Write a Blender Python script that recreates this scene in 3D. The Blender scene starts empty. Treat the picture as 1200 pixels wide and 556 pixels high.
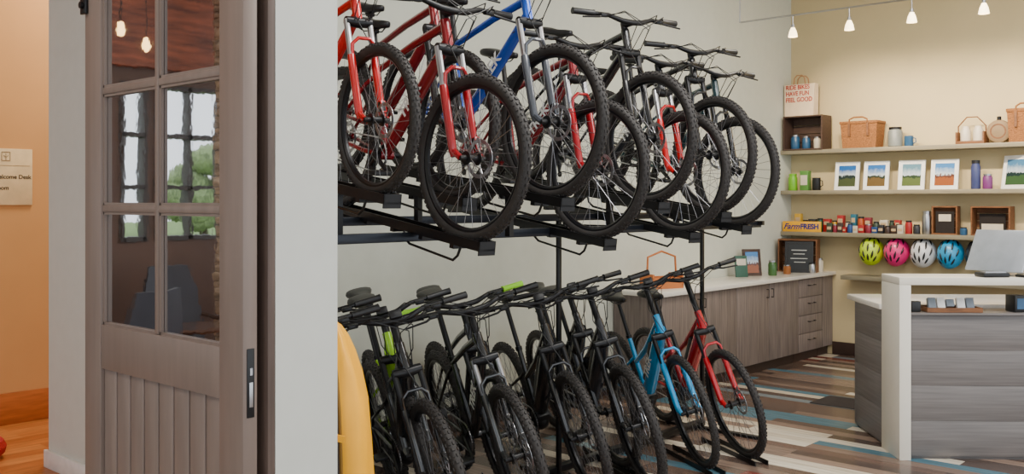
import bpy, bmesh, math, random
from mathutils import Vector, Matrix, Euler
random.seed(7)
COL = bpy.context.scene.collection
rad = math.radians

# ------------------------------------------------------------------ materials
def lin(c):
    o=[]
    for v in c:
        v=v/255.0
        o.append(v/12.92 if v<=0.04045 else ((v+0.055)/1.055)**2.4)
    return (o[0],o[1],o[2],1)
MATS={}
def M(name,col,rough=.5,metal=0.0,noise=.08,scale=12,bump=0,stretch=None,coat=0,emit=None,es=0):
    if name in MATS: return MATS[name]
    m=bpy.data.materials.new(name); m.use_nodes=True
    nt=m.node_tree; b=nt.nodes['Principled BSDF']
    c=lin(col)
    b.inputs['Roughness'].default_value=rough; b.inputs['Metallic'].default_value=metal
    if coat: b.inputs['Coat Weight'].default_value=coat
    tc=nt.nodes.new('ShaderNodeTexCoord'); mp=nt.nodes.new('ShaderNodeMapping')
    nt.links.new(tc.outputs['Object'],mp.inputs['Vector'])
    if stretch: mp.inputs['Scale'].default_value=stretch
    n=nt.nodes.new('ShaderNodeTexNoise'); n.inputs['Scale'].default_value=scale; n.inputs['Detail'].default_value=4
    nt.links.new(mp.outputs['Vector'],n.inputs['Vector'])
    r=nt.nodes.new('ShaderNodeValToRGB')
    r.color_ramp.elements[0].position=.3; r.color_ramp.elements[1].position=.7
    r.color_ramp.elements[0].color=tuple(x*(1-noise) for x in c[:3])+(1,)
    r.color_ramp.elements[1].color=tuple(min(1,x*(1+noise)) for x in c[:3])+(1,)
    nt.links.new(n.outputs['Fac'],r.inputs['Fac']); nt.links.new(r.outputs['Color'],b.inputs['Base Color'])
    if bump:
        bp=nt.nodes.new('ShaderNodeBump'); bp.inputs['Strength'].default_value=bump; bp.inputs['Distance'].default_value=.01
        nt.links.new(n.outputs['Fac'],bp.inputs['Height']); nt.links.new(bp.outputs['Normal'],b.inputs['Normal'])
    if emit:
        b.inputs['Emission Color'].default_value=lin(emit); b.inputs['Emission Strength'].default_value=es
    MATS[name]=m; return m

def plank_mat(name,stops,length=1.3,width=.12,rough=.35,rot=0):
    m=bpy.data.materials.new(name); m.use_nodes=True
    nt=m.node_tree; b=nt.nodes['Principled BSDF']; b.inputs['Roughness'].default_value=rough
    g=nt.nodes.new('ShaderNodeNewGeometry'); mp=nt.nodes.new('ShaderNodeMapping')
    mp.inputs['Rotation'].default_value=(0,0,rot)
    nt.links.new(g.outputs['Position'],mp.inputs['Vector'])
    br=nt.nodes.new('ShaderNodeTexBrick'); nt.links.new(mp.outputs['Vector'],br.inputs['Vector'])
    br.inputs['Color1'].default_value=(0,0,0,1); br.inputs['Color2'].default_value=(1,1,1,1); br.inputs['Mortar'].default_value=(.5,.5,.5,1)
    br.inputs['Scale'].default_value=1; br.inputs['Mortar Size'].default_value=0; br.inputs['Brick Width'].default_value=length; br.inputs['Row Height'].default_value=width
    br.offset=.37; br.offset_frequency=3
    cr=nt.nodes.new('ShaderNodeValToRGB'); cr.color_ramp.interpolation='CONSTANT'
    els=cr.color_ramp.elements
    while len(els)>1: els.remove(els[-1])
    els[0].position=0; els[0].color=lin(stops[0][1])
    for p,c in stops[1:]:
        e=els.new(p); e.color=lin(c)
    nt.links.new(br.outputs['Color'],cr.inputs['Fac'])
    mp2=nt.nodes.new('ShaderNodeMapping'); mp2.inputs['Scale'].default_value=(3,45,3); nt.links.new(mp.outputs['Vector'],mp2.inputs['Vector'])
    n=nt.nodes.new('ShaderNodeTexNoise'); n.inputs['Scale'].default_value=1; n.inputs['Detail'].default_value=6; nt.links.new(mp2.outputs['Vector'],n.inputs['Vector'])
    mr=nt.nodes.new('ShaderNodeMapRange'); mr.inputs['From Min'].default_value=.3; mr.inputs['From Max'].default_value=.7; mr.inputs['To Min'].default_value=.72; mr.inputs['To Max'].default_value=1.2
    nt.links.new(n.outputs['Fac'],mr.inputs['Value'])
    mx=nt.nodes.new('ShaderNodeVectorMath'); mx.operation='MULTIPLY'
    nt.links.new(cr.outputs['Color'],mx.inputs[0]); nt.links.new(mr.outputs['Result'],mx.inputs[1])
    nt.links.new(mx.outputs['Vector'],b.inputs['Base Color'])
    return m

# ------------------------------------------------------------------ mesh builder
class MB:
    def __init__(s): s.bm=bmesh.new()
    def box(s,c,sz,rot=None,mi=0,bev=0):
        R=rot if isinstance(rot,Matrix) else (Euler(rot).to_matrix().to_4x4() if rot else Matrix())
        m=Matrix.Translation(c)@R@Matrix.Diagonal((sz[0],sz[1],sz[2],1))
        r=bmesh.ops.create_cube(s.bm,size=1,matrix=m)
        fs=set(f for v in r['verts'] for f in v.link_faces)
        for f in fs: f.material_index=mi
        if bev:
            es=set(e for v in r['verts'] for e in v.link_edges)
            bmesh.ops.bevel(s.bm,geom=list(es),offset=bev,segments=2,affect='EDGES',profile=.5)
        return s
    def bx(s,x0,x1,y0,y1,z0,z1,mi=0,bev=0):
        return s.box(((x0+x1)/2,(y0+y1)/2,(z0+z1)/2),(abs(x1-x0),abs(y1-y0),abs(z1-z0)),mi=mi,bev=bev)
    def tube(s,pts,r,seg=10,mi=0,closed=False,flat=None):
        pts=[Vector(p) for p in pts]; n=len(pts)
        rs=r if isinstance(r,(list,tuple)) else [r]*n
        rings=[]; prev=None
        for i,p in enumerate(pts):
            if closed: t=pts[(i+1)%n]-pts[i-1]
            elif i==0: t=pts[1]-pts[0]
            elif i==n-1: t=pts[-1]-pts[-2]
            else: t=(pts[i+1]-p).normalized()+(p-pts[i-1]).normalized()
            t.normalize()
            if prev is None:
                a=Vector((0,0,1)) if abs(t.z)<.9 else Vector((1,0,0))
                u=t.cross(a).normalized()
            else:
                u=(prev-t*prev.dot(t)).normalized()
            prev=u; w=t.cross(u)
            ring=[s.bm.verts.new(p+(u*math.cos(2*math.pi*k/seg)+w*math.sin(2*math.pi*k/seg)*(flat or 1))*rs[i]) for k in range(seg)]
            rings.append(ring)
        m=n if closed else n-1
        for i in range(m):
            a=rings[i]; b=rings[(i+1)%n]
            for k in range(seg):
                f=s.bm.faces.new((a[k],a[(k+1)%seg],b[(k+1)%seg],b[k])); f.material_index=mi
        if not closed:
            f=s.bm.faces.new(rings[0][::-1]); f.material_index=mi
            f=s.bm.faces.new(rings[-1]); f.material_index=mi
        return s
    def lathe(s,prof,mat=None,seg=24,mi=0,closed=False):
        mat=mat or Matrix()
        rings=[]
        for (r,z) in prof:
            if r<1e-6: rings.append([s.bm.verts.new(mat@Vector((0,0,z)))])
            else: rings.append([s.bm.verts.new(mat@Vector((r*math.cos(2*math.pi*k/seg),r*math.sin(2*math.pi*k/seg),z))) for k in range(seg)])
        n=len(rings); m=n if closed else n-1
        for i in range(m):
            a=rings[i]; b=rings[(i+1)%n]
            for k in range(seg):
                k2=(k+1)%seg
                vs=[a[k%len(a)]]
                if len(a)>1: vs.append(a[k2])
                if len(b)>1: vs+= [b[k2],b[k]]
                else: vs.append(b[0])
                if len(vs)>=3:
                    try: f=s.bm.faces.new(vs); f.material_index=mi
                    except ValueError: pass
        return s
    def sph(s,c,sz,mi=0,u=16,v=10,rot=None):
        R=Euler(rot).to_matrix().to_4x4() if rot else Matrix()
        r=bmesh.ops.create_uvsphere(s.bm,u_segments=u,v_segments=v,radius=1,matrix=Matrix.Translation(c)@R@Matrix.Diagonal((sz[0],sz[1],sz[2],1)))
        for f in set(f for v_ in r['verts'] for f in v_.link_faces): f.material_index=mi
        return s
    def loft(s,rings,mi=0,caps=True,close=True):
        vr=[[s.bm.verts.new(p) for p in r] for r in rings]
        n=len(vr[0])
        for a,b in zip(vr[:-1],vr[1:]):
            for k in range(n if close else n-1):
                f=s.bm.faces.new((a[k],a[(k+1)%n],b[(k+1)%n],b[k])); f.material_index=mi
        if caps:
            f=s.bm.faces.new(vr[0][::-1]); f.material_index=mi
            f=s.bm.faces.new(vr[-1]); f.material_index=mi
        return s
    def mesh(s,name,mats,angle=35):
        bmesh.ops.recalc_face_normals(s.bm,faces=s.bm.faces[:])
        me=bpy.data.meshes.new(name); s.bm.to_mesh(me); s.bm.free()
        for m in (mats if isinstance(mats,(list,tuple)) else [mats]): me.materials.append(m)
        for p in me.polygons: p.use_smooth=True
        me.set_sharp_from_angle(angle=rad(angle))
        return me
def put(me,name,parent=None,mat=None,label=None,cat=None,group=None,kind=None):
    o=bpy.data.objects.new(name,me); COL.objects.link(o)
    if parent: o.parent=parent
    if mat is not None: o.matrix_basis=mat
    if label: o['label']=label
    if cat: o['category']=cat
    if group: o['group']=group
    if kind: o['kind']=kind
    return o
def T(x,y,z,rz=0,rx=0,ry=0): return Matrix.Translation((x,y,z))@Euler((rx,ry,rz)).to_matrix().to_4x4()
def empty(name,mat,label,cat,group=None): 
    e=put(None,name,None,mat,label,cat,group); e.empty_display_size=.1; return e
def text(name,s,size,mat,matrix,parent=None,align='CENTER',ext=.0008,spacing=1.0,bold=0,shear=0):
    cu=bpy.data.curves.new(name,'FONT'); cu.body=s; cu.size=size; cu.extrude=ext; cu.align_x=align; cu.align_y='CENTER'; cu.space_line=spacing; cu.offset=bold; cu.shear=shear
    t=bpy.data.objects.new(name,cu); COL.objects.link(t)
    bpy.context.view_layer.update()
    me=bpy.data.meshes.new_from_object(t.evaluated_get(bpy.context.evaluated_depsgraph_get()))
    bpy.data.objects.remove(t); me.materials.clear(); me.materials.append(mat)
    return put(me,name,parent,matrix)
def structure(name,mb,mats,label=None):
    o=put(mb.mesh(name,mats),name,kind='structure')
    o['label']=label or name.replace('_',' '); return o

# ------------------------------------------------------------------ palette
wall_white=M('shop_wall_paint',(206,208,194),.8,noise=.02)
wall_khaki=M('back_wall_paint',(204,186,144),.8,noise=.03,scale=3)
wall_orange=M('golden_tan_wall_paint',(206,154,98),.8,noise=.03,scale=3)
pier_white=M('pier_paint',(205,206,198),.75,noise=.02)
ceil_m=M('ceiling_paint',(215,208,195),.9,noise=.02)
door_m=M('door_paint',(120,104,95),.4,noise=.1,scale=4,stretch=(6,6,.6))
dark_trim=M('dark_trim_wood',(92,76,68),.5,noise=.2,scale=6,stretch=(8,8,.7))
black=M('black_metal',(22,22,24),.35,.3)
blackpl=M('black_plastic',(19,19,21),.42)
rubber=M('tire_rubber',(42,39,38),.7,noise=.2,scale=40)
rimm=M('rim_alloy',(28,28,31),.3,.5)
steel=M('brushed_steel',(175,175,178),.3,1)
spokem=M('spoke_steel',(140,140,144),.35,.9)
graywood=M('gray_wood_laminate',(120,108,102),.5,noise=.32,scale=3,stretch=(14,14,1.0))
deskwood=M('desk_wood_laminate',(112,107,105),.4,noise=.2,scale=2.5,stretch=(.8,.8,26))
quartz=M('white_quartz',(228,222,212),.2,noise=.04,scale=60)
cream=M('cream_laminate',(226,220,206),.4,noise=.02)
shelfm=M('shelf_laminate',(138,130,108),.5,noise=.15,scale=4,stretch=(1,10,10))
brownwood=M('brown_wood',(116,74,42),.6,noise=.3,scale=5,stretch=(2,12,12))
darkwood=M('dark_crate_wood',(72,52,42),.6,noise=.3,scale=5,stretch=(2,12,12))
wicker=M('wicker_weave',(146,94,48),.75,noise=.5,scale=70,bump=1,stretch=(1,1,2.5))
white=M('white_gloss',(235,235,232),.4)
darkm=M('dark_card',(30,24,22),.9)  # plain near-black colour of the display cards
floor_m=plank_mat('mixed_plank_floor',[(0,(98,80,70)),(.12,(126,106,94)),(.24,(82,68,62)),(.36,(140,118,104)),(.47,(104,82,72)),(.56,(216,206,188)),(.64,(126,66,58)),(.70,(96,80,72)),(.78,(78,116,132)),(.85,(206,194,174)),(.92,(120,132,138)),(.96,(90,72,64))],1.5,.115,.24)
hallfloor=plank_mat('warm_oak_floor',[(0,(190,118,62)),(.3,(176,104,52)),(.6,(200,130,72))],1.4,.14,.35,rad(90))
lawn=M('lawn_grass',(120,146,84),.95,noise=.3,scale=2)

# ------------------------------------------------------------------ room shell
CH=4.3
structure('floor',MB().bx(-5.1,4,-7,10.6,-.1,0),floor_m,'mixed colour plank floor with pale and teal boards')
structure('floor_hall',MB().bx(-8,-5.1,-7,10.6,-.1,0),hallfloor,'warm oak plank floor of the hall')
structure('ceiling',MB().bx(-8,4,-7,10.6,CH,CH+.1),ceil_m)
structure('wall_left',MB().bx(-5.22,-5.1,2.72,10.4,0,CH),wall_white)
structure('wall_back',MB().bx(-5.22,4,10.4,10.52,0,CH),wall_khaki)
structure('wall_hall',MB().bx(-6.36,-5.1,2.6,2.72,0,CH),pier_white)
structure('wall_pier',MB().bx(-3.2,-2.365,1.6,1.82,0,CH),pier_white)
structure('trim_1',MB().bx(-2.50,-2.366,1.575,1.6,0,CH,bev=.003).bx(-2.475,-2.46,1.57,1.58,0,CH),dark_trim,'dark brown casing board on the pier')
lounge_dark=M('lounge_wall_paint',(96,72,60),.7,noise=.15,scale=2)
structure('wall_hall_side',MB().bx(-7.92,-7.8,1.2,10.5,0,CH),wall_orange)
OP=[(-.94,-.74),(-1.66,-1.04),(-3.4,-2.1)]
ZA,ZB=1.36,2.70
wl=MB()
ys=[1.2]
for a,b in OP: ys+= [b,a]
ys.append(-7)
for i in range(0,len(ys),2): wl.bx(-7.92,-7.8,ys[i+1],ys[i],0,CH)
for a,b in OP: wl.bx(-7.92,-7.8,a,b,0,ZA).bx(-7.92,-7.8,a,b,ZB,CH)
structure('wall_lounge',wl,lounge_dark)
framem=M('dark_window_frame',(58,50,46),.5)
for i,(a,b) in enumerate(OP):
    wf=MB()
    n=1 if b-a<.4 else (2 if b-a<1 else 3)
    for k in range(n+1):
        y=a+(b-a)*k/n; wf.bx(-7.9,-7.78,y-.018,y+.018,ZA,ZB)
    for z in (ZA+.02,1.82,2.26,ZB-.02): wf.bx(-7.9,-7.78,a,b,z-.018,z+.018)
    structure('window_%d'%(i+1),wf,framem,'dark framed gridded window looking outdoors')
structure('trim_4',MB().bx(-7.8,-7.72,-7,1.2,2.82,CH-.01,bev=.01),M('timber_cladding',(140,74,46),.5,noise=.5,scale=3,stretch=(8,1,8)),'red-brown timber cladding over the lounge windows')
stone=M('stacked_stone',(176,160,140),.9,noise=.5,scale=9,bump=1,stretch=(1,1,3))
def stonecol(x,y,w):
    e=empty('stone_column',T(x,y,0),'slim stacked stone column beside the lounge window','column')
    mb=MB(); zz=0
    while zz<4.28:
        hh=min(random.uniform(.05,.12),4.285-zz)
        if hh<.02: break
        k=random.uniform(.85,1.1)
        mb.bx(-w*k,w*k,-w*k,w*k,zz,zz+hh-.004,bev=.008); zz+=hh
    put(mb.mesh('stacked_blocks',stone),'stacked_blocks',e)
stonecol(-7.35,-1.40,.05)
structure('wall_hall_end',MB().bx(-7.8,-5.22,7,7.1,0,CH),wall_orange)
orange_base=M('oak_baseboard',(176,98,44),.4,noise=.2,scale=5,stretch=(8,1,8))
structure('baseboard_hall',MB().bx(-7.8,-7.77,1.2,7,0,.24,bev=.006),orange_base,'tall orange oak baseboard')
structure('baseboard_pier',MB().bx(-6.38,-5.1,2.575,2.6,0,.11,bev=.004),white,'low white baseboard')
structure('baseboard_back',MB().bx(-4.6,4,10.375,10.4,0,.14,bev=.004),M('dark_baseboard',(60,44,38),.5))
structure('baseboard_left',MB().bx(-5.1,-5.08,2.72,6.9,0,.14,bev=.004),MATS['dark_baseboard'])
# outdoors
g=put(MB().bx(-90,-8,-60,50,-.4,-.3).mesh('lawn',lawn),'lawn',label='green lawn outside the window',cat='lawn'); g['kind']='stuff'
leaf=M('tree_foliage',(132,150,104),.9,noise=.5,scale=5,bump=1)
bark=M('tree_bark',(84,66,52),.9,noise=.3)
for i in range(8):
    x=-50-(i%2)*8; y=-26+i*5.4; h=random.uniform(5,8)
    e=empty('tree',T(x,y,-.3),'leafy green tree beyond the lawn outside','tree','trees outside')
    put(MB().tube([(0,0,0),(.1,0,h*.35),(0,.1,h*.6)],[.25,.18,.1],8).mesh('trunk',bark),'trunk',e)
    mb=MB()
    for k in range(45):
        a=random.uniform(0,6.28); zr=random.uniform(-1,1); q=math.sqrt(1-zr*zr)*random.uniform(.4,1)
        s_=random.uniform(.6,1.1); mb.sph((2.4*q*math.cos(a),2.4*q*math.sin(a),h*.55+zr*h*.38),(s_,s_,s_*.8),u=8,v=6)
    put(mb.mesh('foliage',leaf),'foliage',e)

# ------------------------------------------------------------------ sliding door
def mirror_glass():
    m=bpy.data.materials.new('reflective_glass'); m.use_nodes=True; nt=m.node_tree
    b=nt.nodes['Principled BSDF']; out=nt.nodes['Material Output']
    b.inputs['Base Color'].default_value=lin((34,28,26)); b.inputs['Roughness'].default_value=.3
    gl=nt.nodes.new('ShaderNodeBsdfGlossy'); gl.inputs['Roughness'].default_value=.02; gl.inputs['Color'].default_value=(.95,.95,.96,1)
    n=nt.nodes.new('ShaderNodeTexNoise'); n.inputs['Scale'].default_value=6
    bp=nt.nodes.new('ShaderNodeBump'); bp.inputs['Strength'].default_value=.012; bp.inputs['Distance'].default_value=.01
    nt.links.new(n.outputs['Fac'],bp.inputs['Height']); nt.links.new(bp.outputs['Normal'],gl.inputs['Normal'])
    mx=nt.nodes.new('ShaderNodeMixShader'); mx.inputs[0].default_value=.75
    nt.links.new(b.outputs[0],mx.inputs[1]); nt.links.new(gl.outputs[0],mx.inputs[2]); nt.links.new(mx.outputs[0],out.inputs[0])
    return m
glass=mirror_glass()
D=empty('sliding_door',T(-3.37,1.5,.02),'taupe painted barn door with glass panes over beadboard','door')
W=.995
mb=MB()
mb.bx(0,.12,0,.047,0,2.6,bev=.004).bx(W-.125,W,0,.047,0,2.6,bev=.004)
mb.bx(.12,W-.125,.002,.045,0,.2,bev=.003).bx(.12,W-.125,.002,.045,1.11,1.26,bev=.003).bx(.12,W-.125,.002,.045,2.46,2.6,bev=.003)
put(mb.mesh('door_frame',door_m),'door_frame',D)
mb=MB(); n=8; w=(W-.245)/n
for i in range(n):
    x=.12+i*w
    mb.bx(x+.004,x+w-.004,.012,.036,.2,1.11,bev=.004)
mb.bx(.12,W-.125,.02,.03,.2,1.11)
put(mb.mesh('beadboard_panel',door_m),'beadboard_panel',D)
mb=MB()
mb.bx(.485,.507,.004,.043,1.26,2.46,bev=.004)
for z in (1.655,2.055): mb.bx(.12,W-.125,.006,.041,z-.012,z+.012,bev=.004)
for (a,b_) in ((.12,.485),(.507,W-.125)):
    for (c,d) in ((1.26,1.643),(1.667,2.043),(2.067,2.46)):
        mb.bx(a,a+.008,.01,.02,c,d).bx(b_-.008,b_,.01,.02,c,d).bx(a,b_,.01,.02,c,c+.008).bx(a,b_,.01,.02,d-.008,d)
put(mb.mesh('muntin_grid',door_m),'muntin_grid',D)
for a,b_ in ((.12,.485),(.507,W-.125)):
    for c,d in ((1.26,1.643),(1.667,2.043),(2.067,2.46)):
        put(MB().bx(a,b_,.021,.026,c,d).mesh('glass_pane',glass),'glass_pane',D)
put(MB().bx(W-.001,W+.003,.012,.036,1.07,1.265,bev=.002).mesh('lock_plate',black),'lock_plate',D)
put(MB().bx(W+.002,W+.005,.018,.030,1.10,1.17,mi=0,bev=.001).bx(W+.002,W+.005,.02,.028,1.19,1.21).mesh('lock_latch',steel),'lock_latch',D,label='chrome latch')
put(MB().bx(-.012,.03,-.012,0,2.33,2.44,bev=.003).lathe([(0,0),(.012,0),(.012,.01),(0,.012)],T(.01,-.012,2.36,rx=rad(90)),12).mesh('door_bracket',black),'door_bracket',D)
for x in (.15,W-.15): put(MB().bx(x-.02,x+.02,-.008,0,2.35+.1,2.82).lathe([(0,-.01),(.05,-.01),(.05,.01),(0,.01)],T(x,-.01,2.84,rx=rad(90)),20).mesh('roller_hanger',black),'roller_hanger',D)
structure('trim_2',MB().bx(-5.0,-2.4,1.53,1.545,2.79,2.84).bx(-2.6,-2.56,1.54,1.6,2.8,2.83).bx(-3.1,-3.06,1.54,1.6,2.8,2.83),black,'black steel barn door rail')

# hall sign on tan wall
sg=empty('wall_sign',T(-7.79,2.78,1.885),'cream directional sign with dark lettering on tan wall','sign')
put(MB().bx(-.008,.008,-.28,.28,-.215,.215,bev=.003).mesh('sign_panel',M('sign_cream',(222,200,160),.5)),'sign_panel',sg)
ink=M('dark_ink',(48,36,30),.6); palein=M('pale_line_ink',(150,124,92),.6)
RX=Matrix(((0,0,1,0),(1,0,0,0),(0,1,0,0),(0,0,0,1)))
text('sign_lettering','Welcome Desk',.044,ink,Matrix.Translation((.009,.268,0))@RX,sg,align='RIGHT',bold=.0008)
text('sign_lettering','Room',.044,ink,Matrix.Translation((.009,-.003,-.085))@RX,sg,align='LEFT',bold=.0008)
mb=MB()
for k in (-1,1): mb.tube([(.01,.085+k*.03,.125),(.01,.085+k*.03,.19)],.0022,5)
for z in (.125,.19): mb.tube([(.01,.055,z),(.01,.115,z)],.0022,5)
mb.tube([(.01,.085,.125),(.01,.085,.178)],.0022,5).tube([(.01,.068,.165),(.01,.085,.148),(.01,.102,.165)],.0022,5)
mb.bx(.008,.0095,-.26,.26,.085,.088)
put(mb.mesh('sign_emblem',palein),'sign_emblem',sg)
red_f=M('red_fabric',(170,24,30),.8,noise=.15,scale=60)
put(MB().lathe([(0,0),(.2,0),(.25,.04),(.26,.08),(.24,.12),(.1,.14),(0,.13)],seg=28).mesh('floor_cushion',red_f),'floor_cushion',None,T(-6.90,2.27,0),'round red floor cushion on the oak floor','cushion')

# lounge furniture (seen mirrored in the door glass)
up=M('charcoal_upholstery',(42,42,50),.5,noise=.15)
def chair(x,y,rz):
    e=empty('lounge_chair',T(x,y,0,rz),'dark upholstered lounge chair by the window','chair','lounge chairs')
    put(MB().bx(-.26,.26,-.26,.26,.45,.55,bev=.04).mesh('seat',up),'seat',e)
    rings=[]
    for k in range(7):
        z=.52+.66*k/6; hw=.25*(1-.35*(k/6)**3); yo=.22+.10*k/6
        rings.append([Vector((hw*c,yo+.06*(1-abs(c))+t,z)) for c,t in ((-1,0),(-.5,0),(0,0),(.5,0),(1,0),(1,-.035),(.5,-.035),(0,-.035),(-.5,-.035),(-1,-.035))])
    put(MB().loft(rings).mesh('backrest',up),'backrest',e)
    for sx in (-1,1):
        put(MB().tube([(sx*.26,.24,.78),(sx*.30,.0,.76),(sx*.29,-.24,.74),(sx*.27,-.25,.5)],.018,8).mesh('armrest',darkwood),'armrest',e)
        for sy in (-1,1): put(MB().tube([(sx*.25,sy*.25,0),(sx*.22,sy*.22,.46)],[.014,.02],8).mesh('leg',darkwood),'leg',e)
for x,y,r in ((-7.15,-.05,1.9),(-6.95,-.85,1.6),(-6.9,-2.0,1.7),(-5.75,-1.35,-1.2),(-5.6,.35,-1.9)): chair(x,y,r)
e=empty('lounge_table',T(-6.2,-.45,0),'round dark lounge table with pedestal','table')
put(MB().lathe([(0,.80),(.26,.80),(.28,.815),(.26,.83),(0,.83)],seg=32).mesh('table_top',M('polished_table_wood',(84,62,52),.15)),'table_top',e)
put(MB().lathe([(0,0),(.22,0),(.2,.02),(.04,.05),(.035,.78),(.1,.80),(0,.80)],seg=24).mesh('pedestal',black),'pedestal',e)
glow=M('pendant_glow',(255,220,160),.3,emit=(255,205,130),es=5)
for x,y,z in ((-6.0,.14,2.80),(-6.0,-.03,2.72)):
    e=empty('pendant_lamp',T(x,y,z),'small glowing pendant lamp on a black cord','pendant lamp','lounge pendant lamps')
    put(MB().tube([(0,0,.05),(0,0,CH-z)],.004,6).mesh('cord',black),'cord',e)
    put(MB().lathe([(0,-.05),(.02,-.04),(.03,-.01),(.02,.03),(.012,.045),(0,.05)],seg=16).mesh('lamp_shade',glow),'lamp_shade',e)

# ------------------------------------------------------------------ bicycles
CACHE={}
RY=Matrix.Rotation(rad(90),4,'X')
def wheel_meshes(R,tr,rear,knob=True):
    k=(R,tr,rear,knob)
    if k in CACHE: return CACHE[k]
    mb=MB(); Rc=R-tr-.004
    seg=84
    prof=[(Rc+tr*math.cos(a),tr*math.sin(a)) for a in [2*math.pi*i/10 for i in range(10)]]
    mb.lathe(prof,RY,seg,closed=True)
    if knob:
        for i in range(seg):
            a=2*math.pi*(i+.5)/seg
            for (phi,w_) in (((0,tr*.55) ,(rad(48),tr*.38),(rad(-48),tr*.38)) if i%2 else ((rad(18),tr*.3),(rad(-18),tr*.3),(rad(62),tr*.3),(rad(-62),tr*.3))):
                m=Matrix.Rotation(-a,4,'Y')@Matrix.Translation((Rc,0,0))@Matrix.Rotation(phi,4,'Z')@Matrix.Translation((tr,0,0))
                r=bmesh.ops.create_cube(mb.bm,size=1,matrix=m@Matrix.Diagonal((.008,w_,.013,1)))
    tire=mb.mesh('tire',rubber,40)
    Rr=R-2*tr-.002
    mb=MB()
    mb.lathe([(Rr+.008,-.014),(Rr-.006,-.014),(Rr-.016,-.006),(Rr-.016,.006),(Rr-.006,.014),(Rr+.008,.014)],RY,64,closed=True)
    rim=mb.mesh('rim',rimm)
    mb=MB()
    for i in range(32):
        a=2*math.pi*i/32; b=a+(rad(38) if i%4<2 else -rad(38)); s=1 if i%2 else -1
        mb.tube([(.028*math.cos(b),s*.03,.028*math.sin(b)),((Rr-.014)*math.cos(a),0,(Rr-.014)*math.sin(a))],.0013,4)
    spokes=mb.mesh('spokes',spokem)
    mb=MB()
    mb.lathe([(0,-.06),(.012,-.06),(.014,-.036),(.03,-.034),(.03,-.028),(.017,-.024),(.017,.024),(.03,.028),(.03,.034),(.014,.036),(.012,.06),(0,.06)],RY,20)
    hub=mb.mesh('hub',black)
    mb=MB()
    mb.lathe([(.085,.0),(.068,.0),(.068,.002),(.085,.002)],T(0,.044,0)@RY,36,closed=True)
    for i in range(6):
        a=2*math.pi*i/6
        mb.tube([(.018*math.cos(a),.044,.018*math.sin(a)),(.07*math.cos(a+.5),.044,.07*math.sin(a+.5))],.003,5)
    rotor=mb.mesh('brake_rotor',steel)
    cas=None
    if rear:
        mb=MB()
        for i in range(8):
            r_=.062-.005*i; y=-.03-.004*i
            mb.lathe([(.01,0),(r_,0),(r_,.0015),(.01,.0015)],T(0,y,0)@RY,28,closed=True)
        cas=mb.mesh('cassette',steel)
    CACHE[k]=(tire,rim,spokes,hub,rotor,cas); return CACHE[k]

def saddle_mesh():
    if 'sad' in CACHE: return CACHE['sad']
    mb=MB(); rings=[]
    for x,hw,zt,th in ((-.135,.04,.012,.02),(-.13,.072,.02,.05),(-.09,.080,.022,.055),(-.04,.064,.012,.05),(.02,.038,.006,.045),(.08,.024,.004,.04),(.125,.018,.0,.034),(.135,.008,-.006,.018)):
        rings.append([Vector((x,hw*math.copysign(abs(math.cos(a))**.8,math.cos(a)),zt-th/2+th/2*math.copysign(abs(math.sin(a))**.7,math.sin(a)))) for a in [2*math.pi*i/14 for i in range(14)]])
    mb.loft(rings)
    for s in (-1,1): mb.tube([(-.1,s*.03,-.03),(-.05,s*.022,-.05),(.05,s*.02,-.05),(.1,s*.008,-.03)],.0035,6)
    CACHE['sad']=mb.mesh('saddle',blackpl,50); return CACHE['sad']

def crank_mesh():
    if 'crk' in CACHE: return CACHE['crk']
    mb=MB()
    mb.lathe([(.074,0),(.084,0),(.084,.003),(.074,.003)],T(0,-.045,0)@RY,40,closed=True)
    for i in range(36):
        a=2*math.pi*i/36
        mb.box((.086*math.cos(a),-.0465,.086*math.sin(a)),(.006,.003,.006),(0,-a,0))
    for i in range(4):
        a=math.pi/4+math.pi/2*i
        mb.tube([(0,-.045,0),(.078*math.cos(a),-.046,.078*math.sin(a))],[.012,.006],6)
    mb.tube([(0,-.07,0),(0,.07,0)],.016,12)
    c=(math.cos(rad(-25)),math.sin(rad(-25)))
    mb.tube([(0,-.06,0),(.17*c[0],-.078,.17*c[1])],[.015,.009],8)
    mb.tube([(0,.06,0),(-.17*c[0],.078,-.17*c[1])],[.015,.009],8)
    CACHE['crk']=mb.mesh('crankset',black); 
    mb=MB(); mb.bx(-.05,.05,-.045,.045,-.01,.01,bev=.004)
    CACHE['ped']=mb.mesh('pedal',blackpl)
    return CACHE['crk']

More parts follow.
